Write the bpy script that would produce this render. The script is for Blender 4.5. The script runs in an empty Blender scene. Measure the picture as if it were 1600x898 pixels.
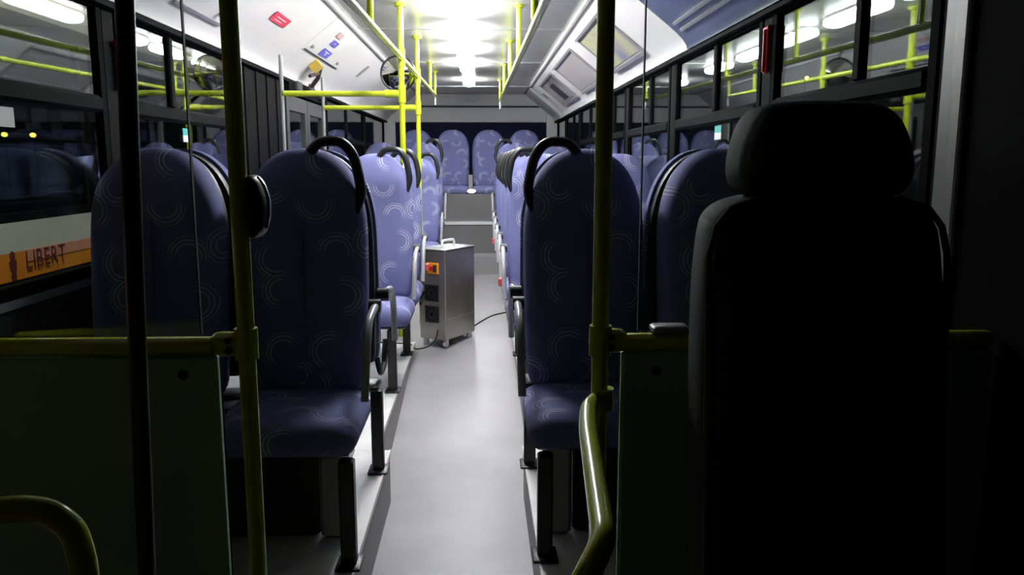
import bpy, math, random
from mathutils import Vector

random.seed(7)
S = bpy.context.scene
COL = S.collection

# ------------------------------------------------------------------ camera
cam_d = bpy.data.cameras.new('camera')
cam_d.sensor_width = 36.0
cam_d.lens = 36.0 * 1250 / 1600
cam_d.clip_start = 0.02
cam_d.clip_end = 300
cam = bpy.data.objects.new('camera', cam_d)
COL.objects.link(cam)
cam.location = (0.12, 0, 1.5)
cam.rotation_euler = (math.radians(90 - 8.96), 0, math.radians(-2.26))
S.camera = cam

# ------------------------------------------------------------------ world and exposure
W = bpy.data.worlds.new('night')
S.world = W
W.use_nodes = True
W.node_tree.nodes['Background'].inputs[0].default_value = (0.75, 0.82, 0.72, 1)
W.node_tree.nodes['Background'].inputs[1].default_value = 0.0045
S.view_settings.view_transform = 'Standard'
S.view_settings.look = 'None'
S.view_settings.exposure = 0.0
S.view_settings.gamma = 1.0
S.view_settings.use_curve_mapping = False
LAMP = 76.0          # radiance of the saloon tubes
side_fill = bpy.data.lights.new('bus_side_fill', 'POINT')  # added fill light above the gap, brightens the parked bus side
side_fill.energy = 1000
side_fill.color = (1.0, 0.86, 0.68)
side_fill.shadow_soft_size = 0.15
side_fill_o = bpy.data.objects.new('bus_side_fill', side_fill)
COL.objects.link(side_fill_o)
side_fill_o.location = (-1.75, 3.2, 5.2)
LAMPS = [(3.5, 4.4), (4.6, 5.32), (5.62, 6.3), (6.55, 7.1), (7.5, 8.08), (9.15, 9.52)]

# ------------------------------------------------------------------ materials
def nodes_of(name):
    m = bpy.data.materials.new(name)
    m.use_nodes = True
    nt = m.node_tree
    return m, nt, nt.nodes['Principled BSDF']

def mat(name, col, rough=0.5, metal=0.0, spec=0.5, noise=0.0, nscale=30.0, bump=0.0, coat=0.0):
    m, nt, b = nodes_of(name)
    b.inputs['Roughness'].default_value = rough
    b.inputs['Metallic'].default_value = metal
    b.inputs['Specular IOR Level'].default_value = spec
    b.inputs['Coat Weight'].default_value = coat
    b.inputs['Base Color'].default_value = (*col, 1)
    if noise or bump:
        tc = nt.nodes.new('ShaderNodeTexCoord')
        n = nt.nodes.new('ShaderNodeTexNoise')
        n.inputs['Scale'].default_value = nscale
        n.inputs['Detail'].default_value = 4
        nt.links.new(tc.outputs['Object'], n.inputs['Vector'])
        if noise:
            r = nt.nodes.new('ShaderNodeValToRGB')
            r.color_ramp.elements[0].position = 0.3
            r.color_ramp.elements[1].position = 0.7
            r.color_ramp.elements[0].color = (*[c * (1 - noise) for c in col], 1)
            r.color_ramp.elements[1].color = (*[min(1, c * (1 + noise)) for c in col], 1)
            nt.links.new(n.outputs['Fac'], r.inputs['Fac'])
            nt.links.new(r.outputs['Color'], b.inputs['Base Color'])
        if bump:
            bp = nt.nodes.new('ShaderNodeBump')
            bp.inputs['Strength'].default_value = bump
            bp.inputs['Distance'].default_value = 0.002
            nt.links.new(n.outputs['Fac'], bp.inputs['Height'])
            nt.links.new(bp.outputs['Normal'], b.inputs['Normal'])
    return m

def emit(name, col, k):
    m, nt, b = nodes_of(name)
    b.inputs['Base Color'].default_value = (*col, 1)
    b.inputs['Emission Color'].default_value = (*col, 1)
    b.inputs['Emission Strength'].default_value = k
    return m

def glass(name, tint, f0=0.06):
    """thin pane: clear straight through, mirror-like at grazing angles (Schlick)"""
    m = bpy.data.materials.new(name)
    m.use_nodes = True
    nt = m.node_tree
    for n in list(nt.nodes):
        nt.nodes.remove(n)
    L = nt.links.new
    o = nt.nodes.new('ShaderNodeOutputMaterial')
    mx = nt.nodes.new('ShaderNodeMixShader')
    t = nt.nodes.new('ShaderNodeBsdfTransparent')
    g = nt.nodes.new('ShaderNodeBsdfGlossy')
    ge = nt.nodes.new('ShaderNodeNewGeometry')
    dp = nt.nodes.new('ShaderNodeVectorMath'); dp.operation = 'DOT_PRODUCT'
    L(ge.outputs['Incoming'], dp.inputs[0]); L(ge.outputs['Normal'], dp.inputs[1])
    def mt(op, a, b=None):
        n = nt.nodes.new('ShaderNodeMath'); n.operation = op
        for k, v in enumerate((a, b)):
            if v is None: continue
            if isinstance(v, (int, float)): n.inputs[k].default_value = v
            else: L(v, n.inputs[k])
        return n.outputs[0]
    c = mt('ABSOLUTE', dp.outputs['Value'])
    p = mt('POWER', mt('SUBTRACT', 1.0, c), 5.0)
    f = mt('ADD', mt('MULTIPLY', p, 1 - f0), f0)
    t.inputs['Color'].default_value = (*tint, 1)
    g.inputs['Roughness'].default_value = 0.01
    g.inputs['Color'].default_value = (0.95, 0.98, 1, 1)
    L(f, mx.inputs[0]); L(t.outputs[0], mx.inputs[1]); L(g.outputs[0], mx.inputs[2])
    L(mx.outputs[0], o.inputs[0])
    return m

def fabric(name, base, line, scale=6.2):
    """woven moquette: base colour with broken concentric rings"""
    m, nt, b = nodes_of(name)
    N = nt.nodes.new
    L = nt.links.new
    def math_(op, a, c=None, d=None):
        n = N('ShaderNodeMath'); n.operation = op
        for i, v in enumerate((a, c, d)):
            if v is None: continue
            if isinstance(v, (int, float)): n.inputs[i].default_value = v
            else: L(v, n.inputs[i])
        return n.outputs[0]
    uv = N('ShaderNodeUVMap')
    v = N('ShaderNodeTexVoronoi')
    v.voronoi_dimensions = '2D'
    v.inputs['Scale'].default_value = scale
    v.inputs['Randomness'].default_value = 0.75
    L(uv.outputs[0], v.inputs['Vector'])
    sub = N('ShaderNodeVectorMath'); sub.operation = 'SUBTRACT'
    L(uv.outputs[0], sub.inputs[0]); L(v.outputs['Position'], sub.inputs[1])
    sep = N('ShaderNodeSeparateXYZ'); L(sub.outputs[0], sep.inputs[0])
    ang = math_('ARCTAN2', sep.outputs[1], sep.outputs[0])
    sc = N('ShaderNodeSeparateColor'); L(v.outputs['Color'], sc.inputs[0])
    ph = math_('MULTIPLY_ADD', sc.outputs[0], 6.283, ang)
    sm = N('ShaderNodeMapRange'); sm.interpolation_type = 'SMOOTHSTEP'
    sm.inputs[1].default_value = -0.45; sm.inputs[2].default_value = 0.45
    L(math_('COSINE', ph), sm.inputs[0])
    sector = sm.outputs[0]
    d = v.outputs['Distance']
    off = math_('MULTIPLY', sc.outputs[1], 0.12)
    dd = math_('ADD', d, off)
    pp = math_('DIVIDE', math_('PINGPONG', dd, 0.042), 0.042)
    mr = N('ShaderNodeMapRange'); mr.interpolation_type = 'SMOOTHSTEP'
    mr.inputs[1].default_value = 0.45; mr.inputs[2].default_value = 0.75
    L(pp, mr.inputs[0])
    rng = math_('MULTIPLY', math_('GREATER_THAN', dd, 0.25), math_('LESS_THAN', dd, 0.462))
    k = math_('MULTIPLY', math_('MULTIPLY', mr.outputs[0], rng), sector)
    n = N('ShaderNodeTexNoise'); n.inputs['Scale'].default_value = 9; L(uv.outputs[0], n.inputs['Vector'])
    k2 = math_('MULTIPLY', k, math_('MULTIPLY_ADD', n.outputs['Fac'], 1.7, -0.1))
    mix = N('ShaderNodeMix'); mix.data_type = 'RGBA'
    L(k2, mix.inputs[0])
    mix.inputs[6].default_value = (*base, 1); mix.inputs[7].default_value = (*line, 1)
    L(mix.outputs[2], b.inputs['Base Color'])
    b.inputs['Roughness'].default_value = 0.85
    b.inputs['Specular IOR Level'].default_value = 0.2
    b.inputs['Sheen Weight'].default_value = 0.0
    b.inputs['Sheen Roughness'].default_value = 0.5
    fine = N('ShaderNodeTexNoise'); fine.inputs['Scale'].default_value = 500; L(uv.outputs[0], fine.inputs['Vector'])
    bp = N('ShaderNodeBump'); bp.inputs['Strength'].default_value = 0.15; bp.inputs['Distance'].default_value = 0.002
    L(fine.outputs['Fac'], bp.inputs['Height']); L(bp.outputs['Normal'], b.inputs['Normal'])
    return m

def print_mat(name, cols, seed):
    m, nt, b = nodes_of(name)
    tc = nt.nodes.new('ShaderNodeTexCoord')
    mp = nt.nodes.new('ShaderNodeMapping'); mp.inputs['Location'].default_value = (seed, seed * 2, 0)
    n = nt.nodes.new('ShaderNodeTexNoise'); n.inputs['Scale'].default_value = 2.2; n.inputs['Detail'].default_value = 2
    r = nt.nodes.new('ShaderNodeValToRGB')
    r.color_ramp.elements[0].color = (*cols[0], 1); r.color_ramp.elements[0].position = 0.3
    r.color_ramp.elements[1].color = (*cols[-1], 1); r.color_ramp.elements[1].position = 0.7
    for i, c in enumerate(cols[1:-1]):
        e = r.color_ramp.elements.new(0.3 + 0.4 * (i + 1) / (len(cols) - 1)); e.color = (*c, 1)
    nt.links.new(tc.outputs['Object'], mp.inputs[0]); nt.links.new(mp.outputs[0], n.inputs['Vector'])
    nt.links.new(n.outputs['Fac'], r.inputs['Fac']); nt.links.new(r.outputs['Color'], b.inputs['Base Color'])
    b.inputs['Roughness'].default_value = 0.35
    return m

M = dict(
    floor=mat('vinyl_floor', (0.29, 0.285, 0.292), 0.42, noise=0.10, nscale=3.0),
    plinth_top=mat('plinth_top', (0.88, 0.87, 0.86), 0.4, noise=0.06, nscale=6),
    plinth_side=mat('plinth_side', (0.20, 0.19, 0.20), 0.45, noise=0.05, nscale=5),
    alu=mat('aluminium', (0.7, 0.7, 0.7), 0.3, metal=0.9),
    steel=mat('brushed_steel', (0.42, 0.40, 0.36), 0.36, metal=0.85, noise=0.08, nscale=12),
    step=mat('step_vinyl', (0.17, 0.168, 0.172), 0.5, noise=0.06, nscale=4),
    ceil=mat('ceiling_laminate', (0.72, 0.71, 0.695), 0.22, noise=0.03, nscale=4),
    white=mat('white_laminate', (0.80, 0.78, 0.76), 0.45, noise=0.02, nscale=3),
    grey_trim=mat('grey_trim', (0.30, 0.30, 0.31), 0.4),
    blue_panel=mat('smoked_blue_panel', (0.085, 0.105, 0.175), 0.25, noise=0.15, nscale=2),
    wall=mat('dark_wall', (0.035, 0.035, 0.038), 0.7, noise=0.1, nscale=6),
    pillar=mat('pillar_plastic', (0.0055, 0.0055, 0.006), 0.75, spec=0.06),
    rear_grey=mat('rear_panel', (0.80, 0.80, 0.81), 0.5, noise=0.04, nscale=3),
    rear_dark=mat('rear_screen', (0.014, 0.016, 0.045), 0.7, spec=0.1),
    black=mat('black_plastic', (0.012, 0.012, 0.013), 0.38),
    rubber=mat('black_frame', (0.006, 0.006, 0.006), 0.8, spec=0.03),
    leg=mat('black_steel', (0.008, 0.007, 0.008), 0.4),
    shell=mat('seat_shell', (0.022, 0.025, 0.033), 0.5),
    arm=mat('grey_armrest', (0.36, 0.36, 0.38), 0.25),
    lime=mat('lime_paint', (0.52, 0.61, 0.03), 0.22, coat=0.3),
    red=mat('red_plastic', (0.55, 0.012, 0.03), 0.35),
    pink=mat('red_buckle', (0.75, 0.10, 0.10), 0.35),
    teal=mat('teal_print', (0.06, 0.45, 0.42), 0.5),
    paper=mat('white_print', (0.75, 0.75, 0.75), 0.5),
    bluep=mat('blue_print', (0.13, 0.12, 0.62), 0.5),
    redp=mat('red_print', (0.72, 0.05, 0.10), 0.5),
    pinkp=mat('pale_pink_print', (0.70, 0.42, 0.45), 0.5),
    ochre=mat('ochre_plastic', (0.62, 0.42, 0.06), 0.5),
    brown=mat('dark_brown_lever', (0.05, 0.03, 0.03), 0.5),
    orange=mat('orange_label', (0.85, 0.30, 0.01), 0.5),
    mirror=mat('mirror_glass', (0.62, 0.60, 0.55), 0.03, metal=1.0),
    partition=mat('partition_panel', (0.40, 0.62, 0.52), 0.5, noise=0.1, nscale=4),
    drv=mat('driver_fabric', (0.016, 0.016, 0.017), 0.75, bump=0.3, nscale=300),
    piping=mat('driver_piping', (0.10, 0.10, 0.10), 0.4),
    bus_white=mat('bus_white_paint', (0.62, 0.62, 0.58), 0.4, noise=0.03, nscale=2),
    bus_orange=mat('bus_orange_vinyl', (0.80, 0.27, 0.015), 0.45, noise=0.08, nscale=3),
    bus_pink=mat('bus_pink_vinyl', (0.72, 0.30, 0.20), 0.45, noise=0.08, nscale=3),
    bus_brown=mat('bus_brown_print', (0.12, 0.02, 0.015), 0.5),
    bus_grey=mat('bus_grey_skirt', (0.30, 0.30, 0.29), 0.5),
    asphalt=mat('asphalt', (0.03, 0.03, 0.032), 0.9, noise=0.2, nscale=20),
    pane=glass('window_glass', (0.86, 0.91, 0.90), 0.085),
    clear=glass('partition_glass', (0.97, 0.985, 0.98), 0.02),
    bus_pane=glass('bus_glass', (0.5, 0.56, 0.56), 0.05),
    lamp=emit('tube_diffuser', (0.97, 0.98, 1.0), LAMP),
    glow=emit('courtesy_glow', (1, 0.97, 0.9), 9),
    sodium=emit('sodium_lamp', (1, 0.62, 0.12), 9),
    fab=fabric('patterned_moquette', (0.170, 0.180, 0.370), (0.58, 0.58, 0.70)),
    poster1=print_mat('colour_poster', ((0.22, 0.24, 0.36), (0.50, 0.45, 0.35), (0.55, 0.58, 0.30), (0.50, 0.38, 0.34)), 1.3),
    poster2=print_mat('pale_poster', ((0.40, 0.37, 0.36), (0.50, 0.46, 0.44), (0.45, 0.43, 0.42)), 4.1),
    poster3=print_mat('grey_poster', ((0.16, 0.14, 0.15), (0.45, 0.42, 0.42), (0.36, 0.34, 0.34)), 7.7),
)

# ------------------------------------------------------------------ mesh helpers
class MB:
    def __init__(s):
        s.v = []; s.f = []; s.uv = []
    def add(s, vs, fs, uvs=None):
        o = len(s.v)
        s.v += [tuple(p) for p in vs]
        s.uv += list(uvs) if uvs else [(p[0], p[2]) for p in vs]
        s.f += [tuple(i + o for i in f) for f in fs]
        return s
    def box(s, x0, x1, y0, y1, z0, z1, b=0.0):
        if b <= 0:
            vs = [(x, y, z) for z in (z0, z1) for y in (y0, y1) for x in (x0, x1)]
            fs = [(0, 2, 3, 1), (4, 5, 7, 6), (0, 1, 5, 4), (2, 6, 7, 3), (0, 4, 6, 2), (1, 3, 7, 5)]
            return s.add(vs, fs)
        b = min(b, (x1 - x0) * .45, (y1 - y0) * .45, (z1 - z0) * .45)
        vs, fs = [], []
        cr = lambda a0, a1, c0, c1: [(a0 + b, c0), (a1 - b, c0), (a1, c0 + b), (a1, c1 - b), (a1 - b, c1), (a0 + b, c1), (a0, c1 - b), (a0, c0 + b)]
        rings = [(z0, b), (z0 + b, 0), (z1 - b, 0), (z1, b)]
        for z, i in rings:
            for x, y in cr(x0 + i, x1 - i, y0 + i, y1 - i):
                vs.append((x, y, z))
        for k in range(3):
            for i in range(8):
                j = (i + 1) % 8
                fs.append((k * 8 + i, k * 8 + j, k * 8 + 8 + j, k * 8 + 8 + i))
        fs.append(tuple(range(7, -1, -1))); fs.append(tuple(range(24, 32)))
        return s.add(vs, fs)
    def tube(s, pts, r, n=12, closed=False, flat=1.0):
        P = [Vector(p) for p in pts]
        m = len(P)
        vs, fs = [], []
        up = None
        for i, p in enumerate(P):
            if closed:
                t = (P[(i + 1) % m] - P[i - 1]).normalized()
            else:
                t = ((P[min(i + 1, m - 1)] - P[max(i - 1, 0)])).normalized()
            if up is None:
                up = Vector((0, 0, 1)) if abs(t.z) < .9 else Vector((1, 0, 0))
            a = t.cross(up)
            if a.length < 1e-4:
                a = t.cross(Vector((0, 1, 0)))
            a.normalize()
            c = a.cross(t).normalized()
            up = c
            rr = r[i] if isinstance(r, (list, tuple)) else r
            for k in range(n):
                th = 2 * math.pi * k / n
                vs.append(p + a * math.cos(th) * rr + c * math.sin(th) * rr * flat)
        for i in range(m if closed else m - 1):
            for k in range(n):
                a0 = i * n + k; a1 = i * n + (k + 1) % n
                b0 = ((i + 1) % m) * n + k; b1 = ((i + 1) % m) * n + (k + 1) % n
                fs.append((a0, a1, b1, b0))
        if not closed:
            fs.append(tuple(range(n - 1, -1, -1)))
            fs.append(tuple(range((m - 1) * n, m * n)))
        return s.add(vs, fs)
    def cyl(s, p0, p1, r, n=14):
        return s.tube([p0, p1], r, n)
    def ellipsoid(s, c, rx, ry, rz, n=12, m=8):
        vs, fs = [], []
        for i in range(m + 1):
            ph = math.pi * i / m
            for k in range(n):
                th = 2 * math.pi * k / n
                vs.append((c[0] + rx * math.sin(ph) * math.cos(th), c[1] + ry * math.sin(ph) * math.sin(th), c[2] + rz * math.cos(ph)))
        for i in range(m):
            for k in range(n):
                fs.append((i * n + k, (i + 1) * n + k, (i + 1) * n + (k + 1) % n, i * n + (k + 1) % n))
        return s.add(vs, fs)
    def prism(s, prof, y0, y1):
        """closed (x, z) profile run along Y"""
        n = len(prof)
        vs = [(x, y0, z) for x, z in prof] + [(x, y1, z) for x, z in prof]
        fs = [(i, (i + 1) % n, n + (i + 1) % n, n + i) for i in range(n)]
        fs += [tuple(range(n - 1, -1, -1)), tuple(range(n, 2 * n))]
        return s.add(vs, fs)
    def prism_x(s, prof, x0, x1):
        """closed (y, z) profile run along X"""
        n = len(prof)
        vs = [(x0, y, z) for y, z in prof] + [(x1, y, z) for y, z in prof]
        fs = [(i, (i + 1) % n, n + (i + 1) % n, n + i) for i in range(n)]
        fs += [tuple(range(n - 1, -1, -1)), tuple(range(n, 2 * n))]
        return s.add(vs, fs)
    def slab(s, out, prof, fn, uvf):
        """rings of a 2-D outline, inset by d, at depth t: a padded body"""
        ca = (min(p[0] for p in out) + max(p[0] for p in out)) / 2
        cb = (min(p[1] for p in out) + max(p[1] for p in out)) / 2
        ha = max(p[0] for p in out) - ca; hb = max(p[1] for p in out) - cb
        n = len(out)
        vs, fs, uvs = [], [], []
        for d, t in prof:
            for a, b in out:
                a2 = ca + (a - ca) * (ha - d) / ha; b2 = cb + (b - cb) * (hb - d) / hb
                vs.append(fn(a2, b2, t)); uvs.append(uvf(a2, b2, t))
        for k in range(len(prof) - 1):
            for i in range(n):
                j = (i + 1) % n
                fs.append((k * n + i, k * n + j, k * n + n + j, k * n + n + i))
        fs.append(tuple(range(n - 1, -1, -1)))
        fs.append(tuple(range((len(prof) - 1) * n, len(prof) * n)))
        return s.add(vs, fs, uvs)
    def mesh(s, name, m, smooth=True):
        me = bpy.data.meshes.new(name)
        me.from_pydata(s.v, [], s.f)
        u = me.uv_layers.new(name='UVMap')
        for lp in me.loops:
            u.data[lp.index].uv = s.uv[lp.vertex_index]
        me.materials.append(M[m] if isinstance(m, str) else m)
        import bmesh
        bm = bmesh.new(); bm.from_mesh(me)
        bmesh.ops.recalc_face_normals(bm, faces=bm.faces)
        bm.to_mesh(me); bm.free()
        if smooth:
            for p in me.polygons: p.use_smooth = True
            me.set_sharp_from_angle(angle=math.radians(38))
        return me
    def build(s, name, m, parent=None, smooth=True, loc=None):
        return obj(name, s.mesh(name, m, smooth), parent, loc)

def obj(name, me, parent=None, loc=None):
    o = bpy.data.objects.new(name, me)
    COL.objects.link(o)
    if parent: o.parent = parent
    if loc: o.location = loc
    return o

def tag(o, label=None, cat=None, group=None, kind=None):
    if label: o['label'] = label
    if cat: o['category'] = cat
    if group: o['group'] = group
    if kind: o['kind'] = kind
    return o

def empty(name, loc=(0, 0, 0), rz=0.0):
    o = bpy.data.objects.new(name, None)
    COL.objects.link(o)
    o.location = loc
    o.rotation_euler = (0, 0, rz)
    o.empty_display_size = 0.1
    return o

def thing(name, label, cat, loc=(0, 0, 0), rz=0.0, group=None):
    return tag(empty(name, loc, rz), label, cat, group)

def structure(name, label=None):
    return tag(empty(name), label, None, None, 'structure')

def chaikin(P, k=2):
    for _ in range(k):
        Q = []
        for i in range(len(P)):
            a, b = P[i], P[(i + 1) % len(P)]
            Q += [(a[0] * .75 + b[0] * .25, a[1] * .75 + b[1] * .25), (a[0] * .25 + b[0] * .75, a[1] * .25 + b[1] * .75)]
        P = Q
    return P

def bx(*a, b=0.0):
    return MB().box(*a, b=b)

def arc_pts(pts, r=0.06, n=5):
    """polyline with rounded corners"""
    P = [Vector(p) for p in pts]
    out = [P[0]]
    for i in range(1, len(P) - 1):
        a, b, c = P[i - 1], P[i], P[i + 1]
        u = (a - b); v = (c - b)
        d = min(r, u.length * .45, v.length * .45)
        p0 = b + u.normalized() * d; p1 = b + v.normalized() * d
        for k in range(n + 1):
            t = k / n
            out.append(p0 * (1 - t) ** 2 + b * 2 * t * (1 - t) + p1 * t * t)
    out.append(P[-1])
    return out

# ------------------------------------------------------------------ floor, plinths, steps
XW = 1.2
fl = structure('floor')
prof = [(2.15, 0), (3.7, 0), (3.95, .008), (4.2, .034), (5.65, .210), (5.8, .228), (6.0, 0.24), (8.95, 0.24), (8.95, -0.1), (2.15, -0.1)]
MB().prism_x(prof, -XW - .02, XW + .02).build('vinyl_sheet', 'floor', fl)
bx(-XW - .02, XW + .02, -.6, 2.148, -.1, 0).build('dark_front_floor', 'rubber', fl, smooth=False)  # unseen front floor, made black to cut bounce onto the first seats

def plinth(side, pts_y, x_in, z, name='plinth'):
    p = structure(name)
    xs = sorted((side * x_in, side * XW))
    bx(xs[0], xs[1], pts_y[0], pts_y[1], -.05, z - .012).build('riser_board', 'plinth_side', p, smooth=False)
    bx(xs[0], xs[1], pts_y[0], pts_y[1], z - .012, z).build('top_board', 'plinth_top', p, smooth=False)
    xe = side * x_in
    MB().prism(([(xe, z + .003), (xe - side * .006, z + .003), (xe - side * .006, z - .02), (xe, z - .02)]), pts_y[0], pts_y[1]).build('edge_strip', 'plinth_top', p, smooth=False)
    return p
plinth(-1, (1.72, 3.40), 0.287, 0.24)
plinth(-1, (3.402, 5.55), 0.350, 0.24)
plinth(1, (1.72, 3.42), 0.307, 0.24)
plinth(1, (3.422, 5.86), 0.352, 0.24)
plinth(-1, (8.30, 9.30), 0.325, 0.40)
plinth(1, (8.30, 9.30), 0.325, 0.40)

# wheel and heater boxes under the first seats
for sd, lab in ((-1, 'a'), (1, 'b')):
    t = structure('wheel_box')
    xs = sorted((sd * .43, sd * 1.19))
    bx(*xs, 2.78, 3.36, .24, .60, b=.02).build('arch_cover', 'grey_trim', t)
    xs = sorted((sd * .43, sd * 1.19))
    bx(*xs, 2.58, 2.74, .24, .60, b=.012).build('heater_cover', 'wall', t)
    xs = sorted((sd * .325, sd * .425))
    bx(*xs, 2.56, 2.60, .24, .60, b=.012).build('pedestal_panel', 'grey_trim', t)

st = structure('rear_steps')
bx(-.322, .322, 8.952, 9.30, .0, .44).build('lower_step', 'floor', st, smooth=False)
bx(-1.19, 1.19, 9.302, 10.0, .0, .80).build('upper_step', 'step', st, smooth=False)
bx(-1.19, 1.19, 9.288, 9.335, .775, .806).build('nosing', 'paper', st, smooth=False)
bx(-1.19, 1.19, 10.002, 11.28, .0, 1.10).build('bench_box', 'step', st, smooth=False)

# ------------------------------------------------------------------ ceiling and coves
ce = structure('ceiling')
ys = [1.2, 2.05, 3.95, 5.85, 7.76, 10.2, 11.36]
for a, b in zip(ys[:-1], ys[1:]):
    bx(-.735, .735, a + .008, b - .008, 2.42, 2.45).build('ceiling_panel', 'ceil' if a > 3 else ('grey_trim' if a > 2 else 'wall'), ce, smooth=False)  # front panels, out of view, darkened so less light reaches the near seats
for y in ys[1:-1]:
    bx(-.735, .735, y - .011, y + .011, 2.412, 2.44).build('joint_strip', 'alu', ce, smooth=False)
bx(-1.24, 1.24, -.6, 11.4, 2.46, 2.5).build('roof_skin', 'wall', ce, smooth=False)

def cove_prof(side):
    up = [(.752, 2.405), (.80, 2.362), (1.02, 2.187), (1.06, 2.156), (1.095, 2.127), (1.125, 2.098), (1.145, 2.070), (1.150, 2.047), (1.20, 2.045)]
    lo = [(1.20, 2.16), (1.10, 2.20), (.80, 2.44), (.752, 2.44)]
    return [(side * x, z) for x, z in up + lo]
trims = []
for i, (sd, segs) in enumerate(((-1, ((1.65, 5.255, 'white'), (5.268, 8.40, 'white'), (8.413, 11.36, 'white'))),
                                (1, ((1.80, 4.055, 'blue_panel'), (4.07, 10.02, 'white'), (10.4, 11.36, 'rear_grey'))))):
    t = structure('trim_%d' % (i + 1))
    for a, b, m in segs:
        MB().prism(cove_prof(sd), a, b).build('cove_panel', m, t)
    MB().prism([(sd * .728, 2.418), (sd * .728, 2.394), (sd * .742, 2.390), (sd * .752, 2.400), (sd * .752, 2.418)], 1.65, 10.05).build('cornice_bead', 'white', t, smooth=False)
    MB().prism([(sd * 1.158, 2.044), (sd * 1.158, 2.028), (sd * 1.184, 2.028), (sd * 1.184, 2.044)], 1.80, 11.36).build('header_strip', 'pillar', t, smooth=False)
    trims.append(t)

# direction down the cove face: s metres from its upper edge, and outward normal (towards the aisle)
def cove(side, y, s, off=0.0):
    dx, dz = 0.785, -0.620
    x = .75 + dx * s - .620 * off
    z = 2.400 + dz * s - .785 * off
    return Vector((side * x, y, z))
def plate(mb, side, y0, y1, s0, s1, off0, off1):
    vs = [cove(side, y, s, o) for o in (off0, off1) for s in (s0, s1) for y in (y0, y1)]
    return mb.add(vs, [(0, 2, 3, 1), (4, 5, 7, 6), (0, 1, 5, 4), (2, 6, 7, 3), (0, 4, 6, 2), (1, 3, 7, 5)])
FACE = 0.003

# right blue hatch: groove rail; left hatch: rail and knob, seam slot
plate(MB(), 1, 2.2, 3.95, .385, .40, FACE, .014).build('groove_rail', 'grey_trim', trims[1], smooth=False)
plate(MB(), 1, 2.2, 3.95, .43, .445, FACE, .014).build('groove_rail', 'grey_trim', trims[1], smooth=False)
plate(MB(), -1, 3.35, 3.93, .425, .438, FACE, .012).build('hatch_rail', 'grey_trim', trims[0], smooth=False)
MB().ellipsoid(cove(-1, 3.82, .385, .012), .016, .016, .016, 8, 6).build('hatch_knob', 'alu', trims[0])
plate(MB(), -1, 5.30, 6.44, .302, .312, FACE, .006).build('hatch_seam', 'black', trims[0], smooth=False)
for y in (5.39, 6.30):
    MB().ellipsoid(cove(-1, y, .265, .004), .014, .014, .014, 8, 6).build('hatch_screw', 'grey_trim', trims[0])
plate(MB(), -1, 7.235, 7.265, .125, .265, FACE, .012).build('vent_slot', 'grey_trim', trims[0], smooth=False)

# ------------------------------------------------------------------ walls and windows
def build_wall(side, name, wins, pillars, solids, y_start):
    w = structure(name)
    xs = sorted((side * 1.20, side * 1.235))
    # lower panels between the sill and the floor, one per bay
    edges = [y_start] + [p for p in pillars] + [11.36]
    for a, b in zip(edges[:-1], edges[1:]):
        if any(abs(a - q[0]) < .2 and q[2] for q in solids):
            continue
        bx(*xs, a + .003, b - .003, -.05, 1.10).build('lower_panel', 'wall', w, smooth=False)
    for p in pillars:
        xp = sorted((side * 1.188, side * 1.235))
        bx(*xp, p - .05, p + .05, 1.10, 2.06, b=.008).build('window_pillar', 'pillar', w)
    for a, b, door in solids:
        if not door:
            xq = sorted((side * 1.19, side * 1.235))
            bx(*xq, a, b, 1.10, 2.06).build('blank_panel', 'pillar', w, smooth=False)
            for k in range(4):
                y = a + .12 + k * (b - a - .24) / 3
                xr = sorted((side * 1.182, side * 1.191))
                bx(*xr, y - .02, y + .02, 1.1, 2.05).build('panel_rib', 'pillar', w, smooth=False)
    sill = sorted((side * 1.186, side * 1.235))
    for a, b in zip(edges[:-1], edges[1:]):
        if any(abs(a - q[0]) < .2 for q in solids):
            continue
        bx(*sill, a + .003, b - .003, 1.09, 1.115).build('sill', 'grey_trim', w, smooth=False)
    return w

def window(n, side, y0, y1, mull=None, hopper=True):
    w = structure('window_%d' % n)
    z0, z1 = 1.118, 2.055
    xa = sorted((side * 1.185, side * 1.215))
    fr = MB()
    fr.box(*xa, y0, y1, z0, z0 + .035); fr.box(*xa, y0, y1, z1 - .035, z1)
    fr.box(*xa, y0, y0 + .035, z0 + .035, z1 - .035); fr.box(*xa, y1 - .035, y1, z0 + .035, z1 - .035)
    fr.build('frame', 'rubber', w, smooth=False)
    xg = sorted((side * 1.199, side * 1.205))
    zs = (z0 + .035, 1.665, 1.725, z1 - .035)
    if hopper:
        bx(*xg, y0 + .035, y1 - .035, zs[0], zs[1]).build('pane', 'pane', w, smooth=False)
        xb = sorted((side * 1.178, side * 1.215))
        bx(*xb, y0 + .035, y1 - .035, zs[1], zs[2], b=.012).build('transom_bar', 'pillar', w)
        if mull:
            xm = sorted((side * 1.185, side * 1.215))
            bx(*xm, mull - .022, mull + .022, zs[2], zs[3], b=.006).build('mullion', 'pillar', w)
            bx(*xg, y0 + .035, mull - .022, zs[2], zs[3]).build('hopper_pane', 'pane', w, smooth=False)
            bx(*xg, mull + .022, y1 - .035, zs[2], zs[3]).build('hopper_pane', 'pane', w, smooth=False)
        else:
            bx(*xg, y0 + .035, y1 - .035, zs[2], zs[3]).build('hopper_pane', 'pane', w, smooth=False)
    else:
        bx(*xg, y0 + .035, y1 - .035, zs[0], zs[3]).build('pane', 'pane', w, smooth=False)
    return w

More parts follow.
